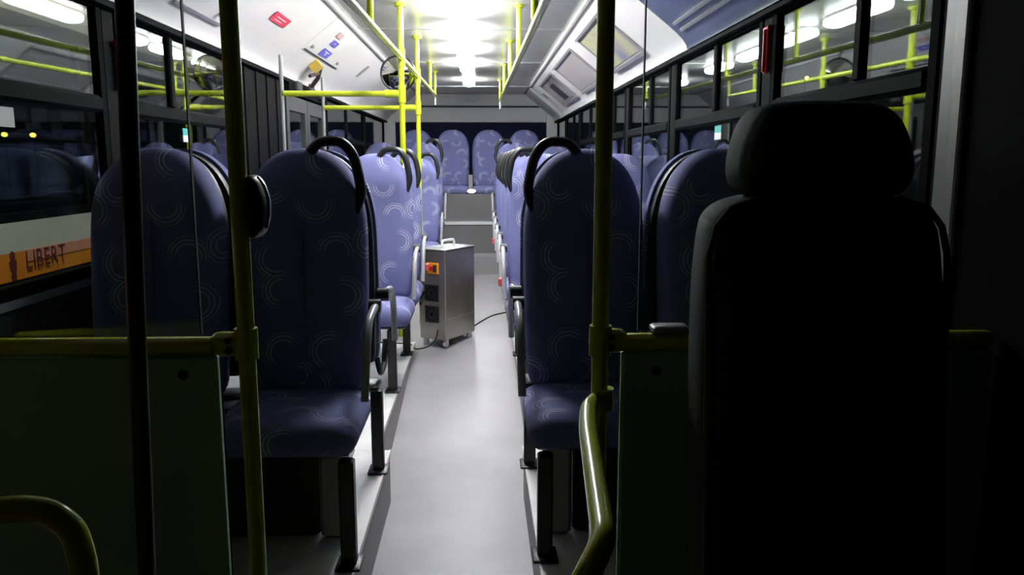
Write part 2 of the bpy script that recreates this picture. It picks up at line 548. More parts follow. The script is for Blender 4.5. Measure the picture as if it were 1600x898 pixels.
wl = build_wall(-1, 'wall_left', None, [2.09, 2.98, 4.47, 5.52, 6.98, 9.30], [(4.52, 5.47, False), (5.52, 6.93, True)], 1.75)
wr = build_wall(1, 'wall_right', None, [1.83, 3.03, 4.50, 5.90, 7.30, 8.70, 10.10], [], 1.80)
bx(1.20, 1.235, -.6, 1.775, -.05, 2.42).build('cab_panel', 'rubber', wr, smooth=False)
bx(1.185, 1.2, 1.775, 1.86, 1.0, 2.15, b=.004).build('cab_edge_strip', 'grey_trim', wr, smooth=False)
n = 1
for a, b, m_ in ((2.145, 2.925, None), (3.035, 4.415, 3.56), (7.04, 9.245, 8.1), (9.355, 11.2, None)):
    window(n, -1, a, b, m_); n += 1
for a, b, m_ in ((1.885, 2.975, 2.30), (3.085, 4.445, 3.70), (4.555, 5.845, 5.1), (5.955, 7.245, 6.5), (7.355, 8.645, 7.9), (8.755, 10.045, 9.3), (10.155, 11.2, None)):
    window(n, 1, a, b, m_, True); n += 1

# middle door in the left wall
d = structure('door_1')
bx(-1.235, -1.16, 5.58, 6.92, 1.96, 2.098).build('door_header', 'rubber', d, smooth=False)
for k, y in enumerate((5.80, 6.22, 6.62)):
    bx(-1.17, -1.13, y - .07, y + .07, 1.98, 2.05 + .02 * (k % 2), b=.01).build('door_gear', 'wall', d)
for a, b in ((5.59, 6.245), (6.255, 6.91)):
    fr = MB()
    fr.box(-1.225, -1.185, a, a + .08, .24, 1.95); fr.box(-1.225, -1.185, b - .08, b, .24, 1.95)
    fr.box(-1.225, -1.185, a + .08, b - .08, .24, .50); fr.box(-1.225, -1.185, a + .08, b - .08, 1.85, 1.95)
    lf = fr.build('door_leaf', 'wall', d, smooth=False)
    bx(-1.208, -1.202, a + .08, b - .08, .50, 1.85).build('pane', 'pane', lf, smooth=False)

# rear wall
rw = structure('wall_rear')
bx(-1.235, 1.235, 11.36, 11.42, 0, 1.15).build('lower_panel', 'wall', rw, smooth=False)
bx(-1.235, -1.05, 11.34, 11.42, 1.15, 2.42).build('corner_pillar', 'rear_grey', rw, smooth=False)
bx(1.05, 1.235, 11.34, 11.42, 1.15, 2.42).build('corner_pillar', 'rear_grey', rw, smooth=False)
bx(-1.05, 1.05, 11.34, 11.42, 2.03, 2.24, b=.01).build('upper_panel', 'rear_grey', rw)
bx(-1.05, 1.05, 11.30, 11.42, 2.255, 2.42, b=.01).build('bulkhead_panel', 'rear_grey', rw)
bx(-1.05, 1.05, 11.36, 11.42, 1.15, 2.02).build('window_screen', 'rear_dark', rw, smooth=False)

# ------------------------------------------------------------------ lamps
pos_word = ['first lit ceiling tube, ahead of the front seats', 'second lit white ceiling tube, big glare above the aisle',
            'third lit white ceiling tube along the aisle', 'fourth lit white ceiling tube along the aisle',
            'fifth lit white ceiling tube, just before the dark rear ceiling', 'short last lit tube by the rear bulkhead']
for (a, b), lab in zip(LAMPS, pos_word):
    t = thing('ceiling_lamp', lab, 'lamp', (0, (a + b) / 2, 2.42), 0, 'tube lamps along the ceiling')
    h = (b - a) / 2
    bx(-.055, .055, -h + .03, h - .03, -.022, -.001, b=.006).build('lamp_housing', 'white', t)
    out = []
    for k in range(9): 
        th = math.pi * k / 8
        out.append((.065 * math.cos(th), h - .065 + .065 * math.sin(th)))
    for k in range(9):
        th = math.pi + math.pi * k / 8
        out.append((.065 * math.cos(th), -h + .065 + .065 * math.sin(th)))
    MB().slab(out, [(.004, -.020), (0, -.026), (0, -.050), (.010, -.064), (.032, -.072)], lambda x, y, t_: (x, y, t_), lambda x, y, t_: (x, y)).build('lamp_diffuser', 'lamp', t)

# ------------------------------------------------------------------ seats
def back_outline(w=.215, h=.85, top=.33, n=14):
    pts = []
    rb = .05
    for k in range(4):
        th = -math.pi / 2 + (math.pi / 2) * k / 3
        pts.append((w * .95 - rb + rb * math.cos(th), rb + rb * math.sin(th)))
    pts += [(w * .98, .2), (w, .34), (w, h - top)]
    for k in range(1, n):
        th = math.pi / 2 * k / n
        e = 2 / 2.35
        pts.append((w * math.cos(th) ** e, h - top + top * math.sin(th) ** e))
    right = pts
    left = [(-x, z) for x, z in reversed(right)]
    return right + [(0, h)] + left
def round_rect(x0, x1, y0, y1, r, n=5):
    pts = []
    for cx, cy, a0 in ((x1 - r, y0 + r, -90), (x1 - r, y1 - r, 0), (x0 + r, y1 - r, 90), (x0 + r, y0 + r, 180)):
        for k in range(n + 1):
            th = math.radians(a0 + 90 * k / n)
            pts.append((cx + r * math.cos(th), cy + r * math.sin(th)))
    return pts

BZ = .455
def bulge(b):
    return -.026 * math.exp(-((b - .70) / .10) ** 2) - .016 * math.exp(-((b - .20) / .14) ** 2)
def back_fn(x, b, t):
    y = t + b * .115 + (bulge(b) if t < -.004 else 0) * min(1, (.215 - abs(x)) / .06 + .2)
    return (x, y, BZ + b)
OUT = back_outline()
me_pad = MB().slab(OUT, [(.02, .075), (.0, .065), (0, .015), (.008, -.006), (.022, -.020), (.045, -.027), (.08, -.030), (.12, -.030), (.16, -.030), (.19, -.030), (.208, -.030)],
                   back_fn, lambda a, b, t: (a + .3, b + .02)).mesh('back_pad', 'fab')
me_shell = MB().slab(back_outline(.206, .835, .325), [(.02, .135), (0, .122), (0, .078)], lambda x, b, t: (x, t + b * .115, BZ + b + .005), lambda a, b, t: (a + .3, b)).mesh('back_shell', 'shell')
RR = round_rect(-.225, .225, -.40, .05, .06)
me_cush = MB().slab(RR, [(.05, .372), (.012, .378), (0, .40), (0, .435), (.012, .462), (.035, .478), (.07, .484), (.12, .484), (.17, .482), (.2, .482)],
                    lambda x, y, t: (x, y, t + (.012 * math.cos(x * 6) - .012) - .02 * max(0, -(y + .25)) ), lambda a, b, t: (a * 1.0 + .7, b + t)).mesh('seat_cushion', 'fab')
me_pan = bx(-.20, .20, -.34, .10, .345, .373, b=.008).mesh('seat_pan', 'leg')
me_pan_short = bx(-.20, .20, -.03, .10, .345, .373, b=.008).mesh('seat_pan', 'leg')
me_leg = MB().box(-.024, .024, -.024, .024, .008, .35, b=.006).mesh('leg', 'leg')
me_foot = MB().box(-.04, .04, -.05, .05, 0, .012, b=.003).mesh('foot_plate', 'leg')
me_bolt = MB().cyl((0, 0, 0), (0, 0, .014), .011, 8).mesh('bolt', 'leg')
def handle_mesh(s):
    p = [(.028, .085, BZ + .835), (.060, .085, BZ + .872), (.140, .082, BZ + .875), (.182, .078, BZ + .82), (.206, .070, BZ + .70), (.180, .060, BZ + .63)]
    return MB().tube(arc_pts([(s * x, y, z) for x, y, z in p], .04, 4), .0185, 10).mesh('grab_handle', 'black')
def arm_mesh(s):
    p = [(.238, .11, .745), (.240, .02, .750), (.241, -.10, .735), (.241, -.17, .66), (.237, -.22, .49)]
    return MB().tube(arc_pts([(s * x, y, z) for x, y, z in p], .09, 5), .0135, 10).mesh('armrest', 'arm')
def hinge_mesh(s):
    return MB().cyl((s * .21, .11, .745), (s * .255, .11, .745), .026, 12).mesh('armrest_hinge', 'black')
def bracket_mesh(s):
    m = MB(); x0, x1 = sorted((s * .236, s * .250))
    m.box(x0 - s * .02, x1 - s * .02, -.26, .10, .335, .372, b=.006)
    return m.mesh('side_bracket', 'leg')
def buckle_mesh(s):
    return MB().box(s * .256 - .012, s * .256 + .012, -.05, -.01, .535, .585, b=.006).mesh('belt_buckle', 'pink')
CACHE = {}
def shared(key, fn):
    if key not in CACHE: CACHE[key] = fn()
    return CACHE[key]

me_fold = MB().slab(round_rect(-.195, .195, .0, .40, .05), [(.02, -.052), (0, -.058), (0, -.090), (.02, -.098)], lambda x, b, t: (x, t + b * .10, BZ + b + .02), lambda a, b, t: (a, b)).mesh('folded_cushion', 'shell')
def fold_bracket(s):
    return MB().tube(arc_pts([(s * .195, .06, BZ + .02), (s * .205, .04, BZ - .05), (s * .205, -.08, BZ - .05), (s * .205, -.15, BZ + .05)], .03, 4), .012, 8).mesh('fold_bracket', 'black')

def make_seat(x, y, z, label, aisle=0, handle=True, leg_x=None, leg_y=-.2, rot=0.0, leg=True, zs=1.0, buckle=False, folded=False):
    """aisle: +1 / -1 is the side, in the seat's own frame, that faces the gangway; 0 none"""
    r = thing('bus_seat', label, 'seat', (x, y, z), rot, 'blue patterned passenger seats')
    r.scale = (1, 1, zs)
    obj('backrest', me_pad, r); obj('back_shell', me_shell, r); 
    if folded:
        obj('folded_cushion', me_fold, r)
        for q in (-1, 1): obj('fold_bracket', shared(('f', q), lambda: fold_bracket(q)), r)
    else:
        obj('seat_cushion', me_cush, r)
    obj('seat_pan', me_pan_short if folded else me_pan, r)
    if leg:
        lx = leg_x if leg_x is not None else 0.0
        l = obj('leg', me_leg, r, (lx, leg_y, 0))
        obj('foot_plate', me_foot, l)
        for q in (-.04, .04): obj('bolt', me_bolt, l, (0, q, .004))
    if aisle:
        if handle: obj('grab_handle', shared(('h', aisle), lambda: handle_mesh(aisle)), r)
        obj('armrest', shared(('a', aisle), lambda: arm_mesh(aisle)), r)
        obj('armrest_hinge', shared(('g', aisle), lambda: hinge_mesh(aisle)), r)
        if not folded and leg_y > -.355: obj('side_bracket', shared(('k', aisle), lambda: bracket_mesh(aisle)), r)
        if buckle: obj('belt_buckle', shared(('b', aisle), lambda: buckle_mesh(aisle)), r)
    return r

PI = math.pi
XL, XLw, XR, XRw = -.495, -.955, .492, .952
Z1 = .24
# first rows, in the dark
make_seat(XL, 2.74, Z1, 'dark aisle seat with black grab handle, nearest one left of the aisle', 1, leg_x=.196, leg_y=-.36)
make_seat(XLw, 2.62, Z1, 'dark domed window seat behind the unlit partition glass, left wall', 0, leg_y=-.3)
make_seat(XR, 2.78, Z1, 'dark aisle seat with black grab handle, partly behind the right yellow pole', -1, leg_x=-.172, leg_y=-.37)
make_seat(XRw, 2.64, Z1, 'dark domed window seat directly behind the driver seat', 0, leg_y=-.3)
# back-to-back rows that face the rear
make_seat(XL, 3.22, Z1, 'rear-facing tip-up aisle seat back to back with the nearest left aisle seat', -1, False, leg_x=-.19, leg_y=.06, rot=PI, folded=True)
make_seat(XLw, 3.09, Z1, 'rear-facing tip-up seat behind the dark left window seat, rim showing', 0, rot=PI, folded=True)
make_seat(XR, 3.26, Z1, 'rear-facing tip-up aisle seat back to back with the nearest right aisle seat', 1, False, leg_x=.172, leg_y=.06, rot=PI, folded=True)
make_seat(XRw, 3.11, Z1, 'rear-facing tip-up seat behind the dark right window seat, rim showing', 0, rot=PI, folded=True)
# lit rows towards the back
L_rows = [(4.68, Z1, 'facing the back-to-back pair'), (5.38, Z1, 'beside the steel cabinet'), (7.92, .24, 'just past the middle door'), (8.80, .40, 'on the raised floor by the rear steps')]
for i, (y, z, w) in enumerate(L_rows):
    make_seat(XL, y, z, ['brightly lit blue swirl aisle seat %s, left of the aisle', 'second lit blue aisle seat %s, under the yellow pole', 'lit blue aisle seat %s, left side', 'blue aisle seat %s, left side'][i] % w, 1, leg_x=.125, leg_y=-.36 if i != 1 else -.2, buckle=i == 1)
    make_seat(XLw, y, z, ['lit blue window seat %s, left wall', 'lit blue window seat one row behind, level with the cabinet, left wall', 'blue window seat %s, left wall', 'blue window seat %s, left wall'][i] % (w if i != 1 else ()), 0)
R_rows = [(4.68, Z1), (5.50, Z1), (6.32, Z1), (7.14, Z1), (7.96, Z1), (8.80, .40)]
ordw = ['first', 'second', 'third', 'fourth', 'fifth', 'sixth']
for i, (y, z) in enumerate(R_rows):
    make_seat(XR, y, z, 'blue patterned aisle seat right of the aisle, %s of the lit rows' % ordw[i], -1, leg_x=-.125, leg_y=-.36, buckle=i in (0, 3))
    make_seat(XRw, y, z, 'blue patterned window seat at the right wall, %s of the lit rows' % ordw[i], 0)
for i, x in enumerate((-.70, -.235, .235, .70)):
    make_seat(x, 10.45, .782, ['rear bench seat in the left corner', 'rear bench seat just left of the centre gap', 'rear bench seat just right of the centre gap', 'rear bench seat in the right corner'][i], 0, leg=False, zs=.86)

# ------------------------------------------------------------------ yellow rails and poles
R = .0175
def clamp(parent, p, axis='z', l=.05):
    v = {'z': Vector((0, 0, l)), 'y': Vector((0, l, 0)), 'x': Vector((l, 0, 0))}[axis]
    return MB().cyl(Vector(p) - v, Vector(p) + v, R + .006, 14).build('clamp', 'lime', parent)
def rail_z(y): return 2.005 + .0205 * y

for nm, y, zb, lab in (('near', 4.93, 1.48, 'yellow pole with a crossbar rising from a lit seat back, nearer of the two'),
                       ('far', 6.20, .24, 'yellow floor-to-ceiling pole with a crossbar by the middle door, farther of the two')):
    p = thing('grab_pole', lab, 'pole', (-.345, y, zb), 0, 'yellow poles by the middle door')
    MB().cyl((0, 0, 0), (0, 0, 2.42 - zb), R, 14).build('upright', 'lime', p)
    clamp(p, (0, 0, rail_z(y) - zb)); clamp(p, (0, 0, 1.898 - zb))
    MB().cyl((0, 0, 1.898 - zb), (-.70, 0, 1.898 - zb), R, 14).build('crossbar', 'lime', p)
    MB().cyl((-.02, 0, 1.898 - zb), (-.10, 0, 1.898 - zb), R + .006, 14).build('clamp', 'lime', p)
    if nm == 'near': MB().tube([(0, 0, .01), (0, -.05, -.03), (0, -.11, -.06)], .014, 8).build('seat_mount', 'black', p)
    MB().cyl((0, 0, 2.40 - zb), (0, 0, 2.42 - zb), .035, 14).build('flange', 'lime', p)
    MB().cyl((-.71, 0, .24 - zb), (-.71, 0, 2.12 - zb), .012, 12).build('wall_post', 'grey_trim', p)

def ceiling_rail(x, y0, y1, hangers, label):
    t = thing('ceiling_handrail', label, 'handrail', (x, y0, rail_z(y0)))
    oz = rail_z(y0)
    MB().cyl((0, 0, 0), (0, y1 - y0, rail_z(y1) - oz), R, 14).build('rail', 'lime', t)
    for y in hangers:
        MB().cyl((0, y - y0, rail_z(y) - oz), (0, y - y0, 2.42 - oz), R * .92, 12).build('hanger', 'lime', t)
        MB().cyl((0, y - y0, 2.405 - oz), (0, y - y0, 2.419 - oz), .032, 12).build('flange', 'lime', t)
    ye = y1 - y0
    MB().ellipsoid((0, ye, rail_z(y1) - oz), R, R, R, 10, 6).build('end_cap', 'lime', t)
    MB().cyl((0, ye + .02, rail_z(y1) - oz - .02), (0, ye + .03, rail_z(y1) - oz - .10), .011, 8).build('strap_tip', 'paper', t)
    return t
ceiling_rail(-.343, 1.9, 8.55, (3.55, 7.75, 8.55), 'yellow ceiling handrail left of the lamps, running past both poles')
ceiling_rail(.358, 1.9, 9.45, (3.55, 4.97, 6.37, 7.9, 9.42), 'yellow ceiling handrail right of the lamps, on five hangers')

# lime guard tube at the far end of the left plinth
t = thing('door_guard_tube', 'short lime yellow tube low beside the middle door, seen between seat legs', 'tube', (-.47, 5.80, .215))
MB().tube(arc_pts([(0, 0, 0), (.005, .01, .15), (.06, .50, .17), (.06, .50, .60)], .06), .020, 12).build('tube', 'lime', t)

# ------------------------------------------------------------------ convex mirror
t = thing('convex_mirror', 'round convex mirror with black rim hanging behind the near yellow pole', 'mirror', (-.497, 6.28, 2.157))
mb = MB(); vs, fs, Rn, Kn = [], [], 6, 28
for i in range(Rn + 1):
    r = .125 * i / Rn
    for k in range(Kn):
        th = 2 * PI * k / Kn
        vs.append((r * math.cos(th), -.022 * (1 - (i / Rn) ** 2) - .002, r * math.sin(th)))
for i in range(Rn):
    for k in range(Kn):
        fs.append((i * Kn + k, i * Kn + (k + 1) % Kn, (i + 1) * Kn + (k + 1) % Kn, (i + 1) * Kn + k))
mb.add(vs, fs).build('mirror_face', 'mirror', t)
MB().tube([(.128 * math.cos(2 * PI * k / 28), 0, .128 * math.sin(2 * PI * k / 28)) for k in range(28)], .008, 8, True).build('rim', 'black', t)
MB().ellipsoid((0, .012, 0), .125, .03, .125, 20, 8).build('back_cover', 'black', t)
MB().tube([(0, .03, .05), (-.02, .05, .15), (-.04, .05, .235)], .010, 8).build('bracket', 'black', t)
t.rotation_euler = (math.radians(5), 0, math.radians(4))

# ------------------------------------------------------------------ front partitions
def partition(side, xin, xglass0, xglass1, label, glabel):
    p = thing('partition_panel', label, 'partition', (0, 1.6, 0))
    xs = sorted((side * xin, side * 1.19))
    bx(*xs, -.012, .012, .02, 1.115, b=.006).build('board', 'partition', p)
    bx(*xs, .0125, .017, .03, 1.11).build('bounce_stop', 'rubber', p, smooth=False)  # added black sheet on the unseen face, stops light bouncing back to the seats
    bx(*xs, -.018, .018, 1.115, 1.150, b=.008).build('top_rail', 'lime', p)
    xs = sorted((side * .352, side * (xin + .01)))
    bx(*xs, -.016, .016, 1.112, 1.160, b=.008).build('pole_bracket', 'lime', p)
    for z in (1.125, 1.147):
        MB().cyl((side * .385, -.022, z), (side * .385, -.014, z), .007, 8).build('bolt', 'black', p)
    MB().ellipsoid((side * .48, -.014, 1.075), .010, .006, .010, 8, 6).build('screw', 'black', p)
    g = thing('partition_glass', glabel, 'glass', (0, 1.6, 0))
    xs = sorted((side * xglass0, side * xglass1))
    bx(*xs, -.004, .004, 1.155, 2.36).build('pane', 'clear', g, smooth=False)
    bx(side * xglass0 - .0012, side * xglass0 + .0012, -.005, .005, 1.155, 2.36).build('edge_seal', 'wall', g, smooth=False)
    return p
partition(-1, .412, .442, 1.19, 'dark green-grey partition panel with an olive top rail, by the front door', 'clear partition glass above the panel by the front door')
partition(1, .408, .442, 1.06, 'dark partition panel with an olive top rail behind the driver seat', 'clear partition glass above the panel behind the driver seat')
bx(.47, .545, 1.575, 1.625, 1.152, 1.168, b=.004).build('glass_clamp', 'grey_trim', bpy.data.objects['partition_panel.001'], loc=None).matrix_parent_inverse.translation = (0, -1.6, 0)

def front_pole(x, label):
    p = thing('partition_pole', label, 'pole', (x, 1.6, 0))
    MB().cyl((0, 0, 0), (0, 0, 2.44), R, 16).build('upright', 'lime', p)
    MB().cyl((0, 0, 1.105), (0, 0, 1.168), R + .006, 16).build('clamp', 'lime', p)
    return p
front_pole(-.354, 'olive yellow pole at the edge of the front-door partition, carrying a black box')
pr = front_pole(.365, 'olive yellow pole in front of the right aisle seat, behind the driver')

# black box on the left pole
t = thing('bell_push_box', 'small black rounded box clamped on the olive pole', 'box', (-.322, 1.595, 1.41))
out = [(-.008, -.06), (.008, -.058), (.020, -.04), (.026, -.012), (.026, .018), (.018, .045), (.006, .062), (-.008, .064), (-.014, .04), (-.014, -.04)]
MB().slab(chaikin(out, 1), [(.004, .028), (0, .022), (0, -.022), (.004, -.030), (.010, -.032)], lambda a, b, t_: (a, t_, b), lambda a, b, t_: (a, b)).build('housing', 'black', t)
MB().tube([(.008, .0, .060), (.020, 0, .042), (.027, 0, .018), (.027, 0, -.012), (.021, 0, -.04)], .003, 6).build('trim_edge', 'alu', t)

# bent rails towards the camera on both sides
t = thing('gate_rail', 'bent yellow handrail with a bright highlight, running from the right pole to the front', 'handrail', (.36, 1.6, 1.0))
P = [(.362, 1.6, 1.012), (.335, 1.545, 1.012), (.318, 1.43, 1.008), (.283, 1.00, .998), (.250, .955, .965), (.19, .93, .86), (.17, .93, .3)]
o = Vector((.36, 1.6, 1.0))
MB().tube(arc_pts([Vector(q) - o for q in P], .05, 6), R, 16).build('tube', 'lime', t)
MB().cyl(Vector((.372, 1.6, .99)) - o, Vector((.372, 1.6, 1.035)) - o, R + .006, 14).build('clamp', 'lime', t)
t = thing('door_arch_rail', 'dark yellow arched tube low beside the front door, lower left', 'handrail', (-.41, 1.0, 0))
o = Vector((-.41, 1.0, 0))
P = [(-.402, 1.0, 0), (-.402, 1.0, .985), (-.412, 1.0, 1.03), (-.440, 1.0, 1.053), (-.475, 1.0, 1.058), (-.54, 1.0, 1.052), (-1.15, 1.0, 1.02)]
MB().tube(arc_pts([Vector(q) - o for q in P], .035, 5), .0175, 16).build('tube', 'lime', t)
t = thing('door_post', 'slim black post in front of the left partition, floor to roof', 'post', (-.48, 1.3, 0))
MB().tube([(.002, 0, 0), (.026, 0, .80), (.039, 0, 1.22), (.058, 0, 1.74), (.08, 0, 2.44)], .0145, 14).build('post', 'black', t)
MB().cyl((.001, 0, 0), (.001, 0, .02), .03, 14).build('foot_flange', 'black', t)

# ------------------------------------------------------------------ driver seat
t = thing('driver_seat', 'large black driver seat with a separate headrest, back to the partition', 'seat', (.715, 1.28, 0))
def dback(x, b, tt): return (x, tt + (b - .55) * .10, b)
out = [(.14, .50), (.19, .52), (.205, .56), (.212, .9), (.212, 1.25), (.20, 1.385), (.185, 1.415), (.15, 1.435), (.08, 1.445)]
out = out + [(-x, z) for x, z in reversed(out)]
MB().slab(chaikin(out), [(.02, .12), (0, .09), (0, .0), (.012, -.03), (.035, -.045), (.08, -.04), (.14, -.03), (.2, -.03)], dback, lambda a, b, t_: (a, b)).build('backrest', 'drv', t)
hr = [(.06, 1.435), (.135, 1.44), (.152, 1.47), (.150, 1.51), (.138, 1.555), (.118, 1.588), (.09, 1.60), (.03, 1.603)]
hr = hr + [(-x, z) for x, z in reversed(hr)]
MB().slab(chaikin(hr), [(.02, .09), (0, .075), (0, .0), (.010, -.03), (.03, -.045), (.06, -.05)], dback, lambda a, b, t_: (a, b)).build('headrest', 'drv', t)
for sx in (-1, 1):
    pp = [(sx * .208, -.02 + (z - .55) * .1, z) for z in (.6, .8, 1.0, 1.2, 1.34)] + [(sx * .196, .062, 1.39), (sx * .17, .064, 1.422), (sx * .12, .067, 1.438)]
    MB().tube(pp, .006, 8).build('piping', 'piping', t)
    MB().box(sx * .245 - .025, sx * .245 + .025, -.30, .02, .64, .69, b=.02).build('armrest', 'drv', t)
MB().slab(round_rect(-.235, .235, -.50, .02, .07), [(.02, .36), (0, .38), (0, .46), (.02, .49), (.06, .5), (.14, .49), (.2, .49)], lambda x, y, z: (x, y, z), lambda a, b, t_: (a, b)).build('seat_cushion', 'drv', t)
MB().box(-.17, .17, -.42, .02, .02, .36, b=.03).build('pedestal', 'black', t)

# ------------------------------------------------------------------ steel cabinet on castors
t = thing('steel_cabinet', 'brushed steel portable machine cabinet on castors standing in the aisle', 'cabinet', (-.12, 5.70, .205), math.radians(-32.3))
w, dp, z0, z1 = .1125, .1875, .055, .685
bx(-w, w, -dp, dp, z0, z1, b=.006).build('body', 'steel', t)
bx(-w - .004, w + .004, -dp - .004, dp + .004, z1 - .001, z1 + .010, b=.003).build('lid', 'alu', t)
bx(w - .002, w + .003, -dp + .02, dp - .02, .20, .206).build('side_seam', 'alu', t, smooth=False)
MB().tube(arc_pts([(0, -.06, z1), (0, -.06, z1 + .055), (0, .09, z1 + .055), (0, .09, z1)], .03, 5), .009, 10).build('handle', 'paper', t)
bx(-.035, .060, -dp - .008, -dp, .52, .60, b=.003).build('control_plate', 'orange', t)
MB().cyl((.005, -dp - .020, .56), (.005, -dp - .008, .56), .014, 12).build('control_knob', 'red', t)
MB().box(.018, .045, -dp - .012, -dp - .008, .535, .585).build('control_window', 'brown', t, smooth=False)
for zz in (.385, .235):
    f = bx(-.062, .058, -dp - .007, -dp, zz - .058, zz + .058, b=.004).build('fan_grille', 'black', t)
    MB().tube([(.045 * math.cos(2 * PI * k / 20), -dp - .009, zz + .045 * math.sin(2 * PI * k / 20)) for k in range(20)], .003, 6, True).build('fan_ring', 'pillar', f)
    MB().cyl((0, -dp - .011, zz), (0, -dp - .007, zz), .014, 12).build('fan_hub', 'pillar', f)
for sx in (-1, 1):
    for sy in (-1, 1):
        zz = 0 if sy < 0 else .02
        c = MB().box(sx * .085 - .014, sx * .085 + .014, sy * .15 - .016, sy * .15 + .016, .04 , .056).build('castor', 'alu', t, smooth=False)
        MB().cyl((sx * .085 - .010, sy * .15, .024 + zz * .6), (sx * .085 + .010, sy * .15, .024 + zz * .6), .024, 14).build('wheel', 'paper', c)
t = tag(MB().tube(arc_pts([(-.175, 5.385, .36), (-.19, 5.36, .29), (-.25, 5.37, .24), (-.335, 5.42, .215), (-.37, 5.45, .25), (-.6, 5.5, .25)], .05, 4), .005, 6).build('power_cable', 'black'),
        'thin black cable trailing down the cabinet front to the plinth', 'cable')
t = tag(MB().tube(arc_pts([(.03, 5.95, .247), (.14, 6.3, .246), (.22, 6.5, .246), (.335, 6.62, .246)], .1, 5), .005, 6).build('floor_cable', 'black'),
        'thin dark cable lying on the aisle floor beyond the cabinet', 'cable')

# ------------------------------------------------------------------ rear bench details
t = thing('seat_divider', 'narrow grey block between the two middle rear seats', 'block', (.0, 10.05, 1.10))
bx(-.028, .028, -.02, .02, 0, .235, b=.008).build('block', 'grey_trim', t)
t = thing('courtesy_lamp', 'small bright round light at the edge of the rear bench', 'lamp', (.012, 10.0, 1.135))
MB().ellipsoid((0, -.012, 0), .05, .014, .021, 14, 8).build('lens', 'glow', t)
MB().ellipsoid((0, 0, 0), .056, .010, .026, 14, 8).build('bezel', 'rear_grey', t)

# ------------------------------------------------------------------ posters on the right cove
for nm, y0, y1, m_, lab in (('a', 4.78, 5.84, 'poster1', 'large colourful framed advert on the cove, nearest, crossed by the pole'),
                            ('b', 6.30, 7.60, 'poster2', 'pale beige framed advert, middle one on the cove'),
                            ('c', 8.00, 9.33, 'poster3', 'grey framed advert with a dark figure, last large one on the cove')):
    t = thing('advert_frame', lab, 'poster', cove(1, (y0 + y1) / 2, .25), 0, 'framed adverts on the cove')
    o = cove(1, (y0 + y1) / 2, .25)
    def mk(a, b, c, d_, e, f_):
        mb = MB(); plate(mb, 1, a, b, c, d_, e, f_); mb.v = [tuple(Vector(q) - o) for q in mb.v]; return mb
    mk(y0 + .03, y1 - .03, .10, .40, FACE, .006).build('print', m_, t, smooth=False)
    mk(y0, y1, .070, .088, FACE, .022).build('frame_strip', 'grey_trim', t, smooth=False)
    mk(y0, y1, .412, .436, FACE, .022).build('frame_strip', 'grey_trim', t, smooth=False)
    mk(y0, y0 + .035, .088, .412, FACE, .012).build('frame_strip', 'grey_trim', t, smooth=False)
    mk(y1 - .035, y1, .088, .412, FACE, .012).build('frame_strip', 'grey_trim', t, smooth=False)
    if nm == 'c':
        mk(8.45, 8.85, .16, .38, .006, .008).build('dark_figure', 'brown', t, smooth=False)
t = tag(plate(MB(), 1, 9.72, 9.86, .16, .25, FACE, .006).build('dark_sticker', 'grey_trim', smooth=False), 'small dark grey label at the far end of the advert cove', 'sticker')

# stickers and gear on the left cove
def cove_sticker(name, side, y0, y1, s0, s1, m_, lab, marks=()):
    t = thing(name, lab, 'sticker', cove(side, (y0 + y1) / 2, (s0 + s1) / 2))
    o = t.location
    def mk(a, b, c, d_, e, f_):
        mb = MB(); plate(mb, side, a, b, c, d_, e, f_); mb.v = [tuple(Vector(q) - o) for q in mb.v]; return mb
    mk(y0, y1, s0, s1, FACE, .005).build('print', m_, t, smooth=False)
    for a, b, c, d_ in marks:
        mk(a, b, c, d_, .005, .0055).build('print_mark', 'paper', t, smooth=False)
cove_sticker('warning_sticker', -1, 4.34, 4.64, .215, .275, 'redp', 'red rectangular sticker with a pale line high on the white cove', ((4.40, 4.58, .235, .241), (4.40, 4.54, .255, .260)))
cove_sticker('notice_sticker', -1, 5.66, 5.93, .225, .285, 'bluep', 'larger blue square sticker on the white cove panel', ((5.72, 5.87, .238, .246), (5.785, 5.815, .246, .27)))
cove_sticker('notice_sticker', -1, 5.66, 5.84, .140, .185, 'bluep', 'smaller blue square sticker above the larger blue one', ((5.72, 5.78, .158, .165),))
cove_sticker('notice_sticker', -1, 5.60, 5.75, .075, .115, 'pinkp', 'faint pink square sticker near the cornice, above the blue ones')
t = thing('door_valve', 'ochre box with a dark lever above the middle door', 'valve', cove(-1, 5.85, .39))
o = t.location
mb = MB(); plate(mb, -1, 5.76, 5.88, .33, .40, FACE, .05); mb.v = [tuple(Vector(q) - o) for q in mb.v]; mb.build('valve_box', 'ochre', t, smooth=False)
MB().tube([cove(-1, 5.93, .36, .03) - o, cove(-1, 5.98, .42, .06) - o, cove(-1, 6.02, .50, .07) - o], .016, 8).build('lever', 'brown', t)
MB().tube([cove(-1, 5.95, .39, .045) - o, cove(-1, 5.80, .44, .05) - o], .013, 8).build('lever_fork', 'brown', t)

# emergency hammers on the pillars
for sd, y, z, lab in ((1, 3.00, 1.905, 'red emergency hammer in its holder on the right window pillar'), (-1, 3.02, 1.84, 'dark red emergency hammer on the left window pillar behind the post')):
    t = thing('emergency_hammer', lab, 'hammer', (sd * 1.176, y, z))
    bx(-.008, .008, -.014, .014, -.085, .07, b=.004).build('holder', 'red', t)
    MB().cyl((0, -.024, .075), (0, .024, .075), .010, 10).build('hammer_head', 'red', t)
    MB().cyl((-sd * .010, 0, -.08), (-sd * .010, 0, .07), .007, 10).build('grip', 'red', t)

